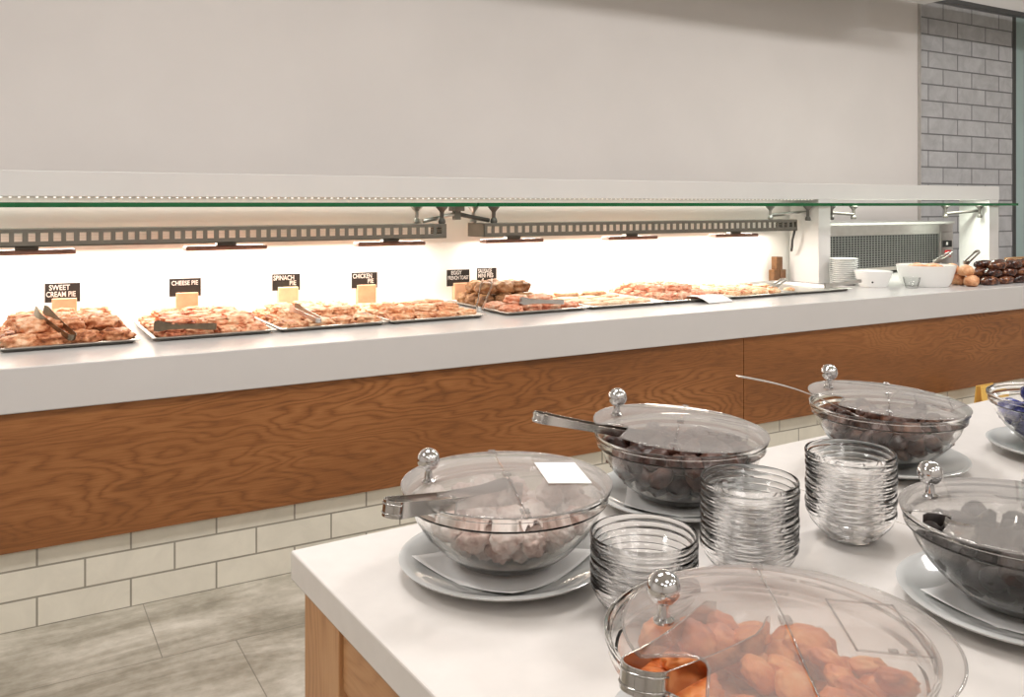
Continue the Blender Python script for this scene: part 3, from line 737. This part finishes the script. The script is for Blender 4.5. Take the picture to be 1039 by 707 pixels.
def pack(n, r, seed, top=.10, a=.1425, depth=.094, zc=.100, sq=1., cull=True):
    rs = np.random.RandomState(seed)
    P = np.stack([rs.uniform(-.09, .09, n), rs.uniform(-.09, .09, n), .03 + .16 * rs.rand(n)], 1)
    for it in range(420):
        P[:, 2] -= .0016 * (1 - it / 480)
        for _ in range(2):
            d = P[:, None] - P[None]; L = np.sqrt((d ** 2).sum(-1)) + 1e-9; np.fill_diagonal(L, 9)
            ov = np.clip(2 * r - L, 0, None)
            P += (d / L[..., None] * ov[..., None] * .32).sum(1)
            aa, bb = a - r, depth - r
            rho = np.hypot(P[:, 0], P[:, 1])
            q = np.sqrt((rho / aa) ** 2 + (np.minimum(P[:, 2] - zc, 0) / bb) ** 2)
            m = q > 1
            P[m, 0] /= q[m]; P[m, 1] /= q[m]
            mz = m & (P[:, 2] < zc); P[mz, 2] = zc + (P[mz, 2] - zc) / q[mz]
            P[:, 2] = np.maximum(P[:, 2], zc - depth + r)
    P = P[P[:, 2] < top + .006]
    if cull:
        keep = []
        for i, p in enumerate(P):
            aa, bb = a - r, depth - r
            q = math.sqrt((math.hypot(p[0], p[1]) / aa) ** 2 + (min(p[2] - zc, 0) / bb) ** 2)
            hd = np.hypot(P[:, 0] - p[0], P[:, 1] - p[1]); above = ((hd < r * 1.3) & (P[:, 2] > p[2] + r * .8)).sum()
            nb = P[(hd < r * 3)]; cover = ((nb[:, 2] > p[2] + r * .6)).sum()
            if q > .78 or cover < 4: keep.append(i)
        P = P[keep]
    return P
def fill(name, mat, specs, P, bx, by, label, cat, group, seed, flatrot=False, half=.0):
    rr = random.Random(seed)
    spots = []
    for p in P:
        spots.append((bx + p[0], by + p[1], BZ + p[2], rr.uniform(0, 6.28), rr.uniform(-.9, .9) if not flatrot else rr.uniform(-.6, .6), rr.uniform(-.9, .9) if not flatrot else rr.uniform(-.6, .6)))
    scatter(name, mat, specs, spots, label, cat, group)
def clump(seed, sx, sy, sz, amp, freq, sub=3, sq=1.):
    b = lump(seed, sx, sy, sz, amp, freq, sub, 1.2, sq)
    mn = min(v.co.z for v in b.b.verts); mx = max(v.co.z for v in b.b.verts)
    for v in b.b.verts: v.co.z -= (mn + mx) / 2
    return b

A, B, C, D, E_, F_ = (.663, 1.157), (1.081, 1.246), (1.612, 1.205), (1.198, .680), (.666, .613), (2.022, 1.06)
def station(p, phi, what, near, napk=None, card=False, withlid=True, pr=.158, poff=(0, 0), lift=0., boff=(0, 0)):
    plate('pale grey plate under the bowl of ' + what + near, p[0] + poff[0], p[1] + poff[1], pr)
    if napk is not None: napkin('white paper napkin under the bowl of ' + what, p[0] + poff[0], p[1] + poff[1], napk)
    glass_bowl('large clear glass bowl of ' + what + near, p[0] + boff[0], p[1] + boff[1])
    if withlid: lid(('clear plastic lid with white label on the bowl of ' if card else 'clear plastic lid with chrome knob on the bowl of ') + what, p[0], p[1], phi, card, lift)
station(A, R(160), 'pink meringues', ' at the table corner', R(20), True, poff=(-.006, -.003))
station(B, R(135), 'brown dates', ' nearest the counter', R(50), lift=R(4))
station(C, R(128), 'dried figs', ' behind the glass stack', None, lift=R(4))
station(D, R(120), 'black prunes', ' at the table right', R(10), poff=(0, .0), pr=.162)
station(E_, R(145), 'orange dried apricots', ' in front', R(35), boff=(-.017, .010), poff=(-.017, .010))
station(F_, 0, 'dark blue pieces', ' at the far table end', None, withlid=False)

fill('meringue', M['meringue'], [clump(60 + k, .0225, .020, .0175, .30, 2.8, 4) for k in range(4)], pack(68, .0212, 1, .086, a=.140, depth=.090), *A, 'pale pink meringue inside the covered bowl at the table corner', 'meringue', 'meringues in the glass bowl', 1)
fill('date', M['date'], [clump(70 + k, .026, .0175, .0155, .24, 2.4) for k in range(4)], pack(120, .0172, 2, .088, a=.139, depth=.091), *B, 'wrinkled brown date in the bowl nearest the counter', 'date', 'dates in the glass bowl', 2)
fill('dried_fig', M['fig'], [clump(80 + k, .021, .017, .0140, .26, 2.6) for k in range(3)], pack(120, .0170, 3, .086, a=.140, depth=.092), *C, 'dried brown fig in the bowl behind the glass stack', 'fig', 'figs in the glass bowl', 3)
fill('prune', M['prune'], [clump(90 + k, .023, .018, .0150, .16, 2.4) for k in range(3)], pack(100, .0178, 4, .080), *D, 'shiny black prune in the bowl at the table right', 'prune', 'prunes in the glass bowl', 4)
fill('dried_apricot', M['apricot'], [clump(100 + k, .0235, .0205, .0115, .20, 2.4, 4) for k in range(5)], pack(100, .0168, 5, .078), E_[0] - .017, E_[1] + .010, 'orange dried apricot in the front glass bowl', 'apricot', 'apricots in the glass bowl', 5, True)
fill('wrapped_sweet', M['berry'], [clump(110 + k, .024, .017, .0145, .16, 2.6) for k in range(3)], pack(96, .0175, 6, .098), *F_, 'dark blue piece with silvery sheen in the open far bowl', 'sweet', 'dark blue pieces in the open bowl', 6)

# tongs and spoons in the bowls
tongs('steel tongs poking out of the meringue bowl toward the table corner', (A[0] - .221, A[1] - .064, 1.047), R(15), R(8), .25, .045, 'tong', .022, gap=.017)
tongs('long steel tongs poking out of the date bowl', (B[0] - .245, B[1] + .115, 1.066), R(-17), R(13), .27, .03, 'tong', .017, gap=.015)
tongs('short steel tongs standing in the notch of the prune lid', (D[0] - .128, D[1] + .020, 1.024), R(8), R(12), .15, .05, 'tong', .030, gap=.02)
tongs('steel tongs reaching through the notch into the apricots', (E_[0] - .195, E_[1] - .012, 1.040), R(25), R(11), .26, .085, 'tong', .022, gap=.022)
def spoon(label, loc, rz, pitch, L=.24, bw=.03, bl=.065, roll=0.):
    t = thing('serving_spoon', label, 'spoon', loc, rz, 'serving spoons'); t.rotation_euler = (roll, pitch, rz)
    n = 10
    MB().ribbon([(L * i / n, 0, .012 * math.sin(PI * i / n)) for i in range(n + 1)], [.016 - .008 * math.sin(PI * min(1, i / n * 1.1) / 2) for i in range(n + 1)], .0022, (0, 1, 0)).build('handle', M['steel'], t, smooth=True, angle=40)
    b = MB(); nr, na = 6, 24; top = {}
    for j in range(nr + 1):
        for i in range(na):
            a = 2 * PI * i / na; r = j / nr
            top[i, j] = (L + bl * .5 + bl * .55 * r * math.cos(a), bw * r * math.sin(a), -.014 * (1 - r * r))
    V = {k: b.b.verts.new(v) for k, v in top.items() if k[1] > 0}; c0 = b.b.verts.new((L + bl * .5, 0, -.014))
    for i in range(na):
        b.b.faces.new((c0, V[i, 1], V[(i + 1) % na, 1]))
        for j in range(1, nr): b.b.faces.new((V[i, j], V[i, j + 1], V[(i + 1) % na, j + 1], V[(i + 1) % na, j]))
    o = b.build('spoon_bowl', M['steel'], t, smooth=True); md = o.modifiers.new('solid', 'SOLIDIFY'); md.thickness = .0016
    return t
spoon('long steel spoon with its handle sticking out of the fig bowl', (C[0] - .305, C[1] + .125, 1.098), R(-20), R(19), .27)
spoon('steel spoon resting face down on the plate of the blue bowl', (F_[0] - .08, F_[1] - .30, .936), R(105), R(2), .10, .034, .075, roll=PI)
spoon('second steel spoon lying on the plate beside the blue bowl', (F_[0] + .03, F_[1] - .33, .936), R(112), R(2), .12, .03, .07)

# ------------------------------------------------------------------ stacks of dessert bowls
DB = [(0, 0), (.034, 0), (.038, .0025), (.050, .013), (.062, .0265), (.0665, .034), (.0678, .040), (.0705, .0425), (.0715, .0455), (.0715, .050), (.0705, .052),
      (.0690, .0515), (.0680, .046), (.0655, .0425), (.0640, .036), (.0595, .0285), (.0475, .0155), (.036, .0055), (0, .0048)]
d0 = MB().lathe(DB, 56).build('dessert_bowl', M['dessert'], smooth=True, angle=35)
first = True
for (x, y), n, lb, gp in (((.742, .928), 7, 'clear glass dessert bowl in the low stack beside the meringue bowl', 'dessert bowls in the low stack'),
                          ((.962, .955), 10, 'clear glass dessert bowl in the tall stack in the table middle', 'dessert bowls in the middle stack'),
                          ((1.214, .978), 10, 'clear glass dessert bowl in the tall stack before the fig bowl', 'dessert bowls in the far stack')):
    for k in range(n):
        o = d0 if first else d0.copy()
        if not first: COL.objects.link(o)
        first = False
        o.location = (x + rnd.uniform(-.0008, .0008), y + rnd.uniform(-.0008, .0008), PZ + k * .0102); o.rotation_euler = (0, 0, rnd.uniform(0, 6))
        tag(o, lb, 'bowl', gp)

# ------------------------------------------------------------------ light
def area(name, loc, sx, sy, w, col=(1, .95, .88), rot=(0, 0, 0), spread=None):
    l = bpy.data.lights.new(name, 'AREA'); l.shape = 'RECTANGLE'; l.size = sx; l.size_y = sy; l.energy = w; l.color = col
    if spread: l.spread = R(spread)
    o = bpy.data.objects.new(name, l); COL.objects.link(o); o.location = loc; o.rotation_euler = rot; return o
for x in (-2., .6, 3.2, 5.8, 8.4):
    area('ceiling_panel', (x, -1.4, 3.93), 1.0, 1.0, 13, (1, .972, .948))
    area('ceiling_panel_near_counter', (x, 2.0, 3.93), 1.0, .7, 56, (1, .972, .948))
for x in (-1., 2., 5.): area('back_wall_fill', (x, -3.2, 3.93), 1.0, .6, 26, (1, .972, .948))  # added fill lights that brighten the wall behind the camera
# heat lamps and LED line over the trays
for x0, x1 in ((-.48, 2.03), (2.30, 4.68)):
    area('lamp_glow', ((x0 + x1) / 2, 4.385, 1.266), x1 - x0, .05, 21, (1, .90, .79), (R(-12), 0, 0))
area('led_glow', (1.5, 4.42, 1.476), 6.6, .03, 4, (1, .93, .84), (R(8), 0, 0))
area('led_glow_oven', (5.95, 4.235, 1.476), 1.7, .05, 17, (1, .95, .88))

w = bpy.data.worlds.new('room_ambient'); S.world = w; w.use_nodes = True
w.node_tree.nodes['Background'].inputs[0].default_value = (.9, .92, 1, 1); w.node_tree.nodes['Background'].inputs[1].default_value = .3

# ------------------------------------------------------------------ camera
cam = bpy.data.cameras.new('camera'); co = bpy.data.objects.new('camera', cam); COL.objects.link(co)
co.location = (0, 0, H); co.rotation_euler = (PI / 2, 0, R(59.844 - 90))
cam.sensor_width = 36; cam.lens = 895 / 1039 * 36; cam.shift_y = -(353.5 - 207) / 1039; cam.clip_start = .02
S.camera = co
S.view_settings.view_transform = 'Standard'; S.view_settings.look = 'None'; S.view_settings.exposure = .05; S.view_settings.gamma = 1; S.view_settings.use_curve_mapping = False
cy = S.cycles
cy.max_bounces = 128; cy.transmission_bounces = 110; cy.transparent_max_bounces = 48; cy.diffuse_bounces = 5; cy.glossy_bounces = 8
cy.sample_clamp_indirect = 6; cy.use_denoising = True
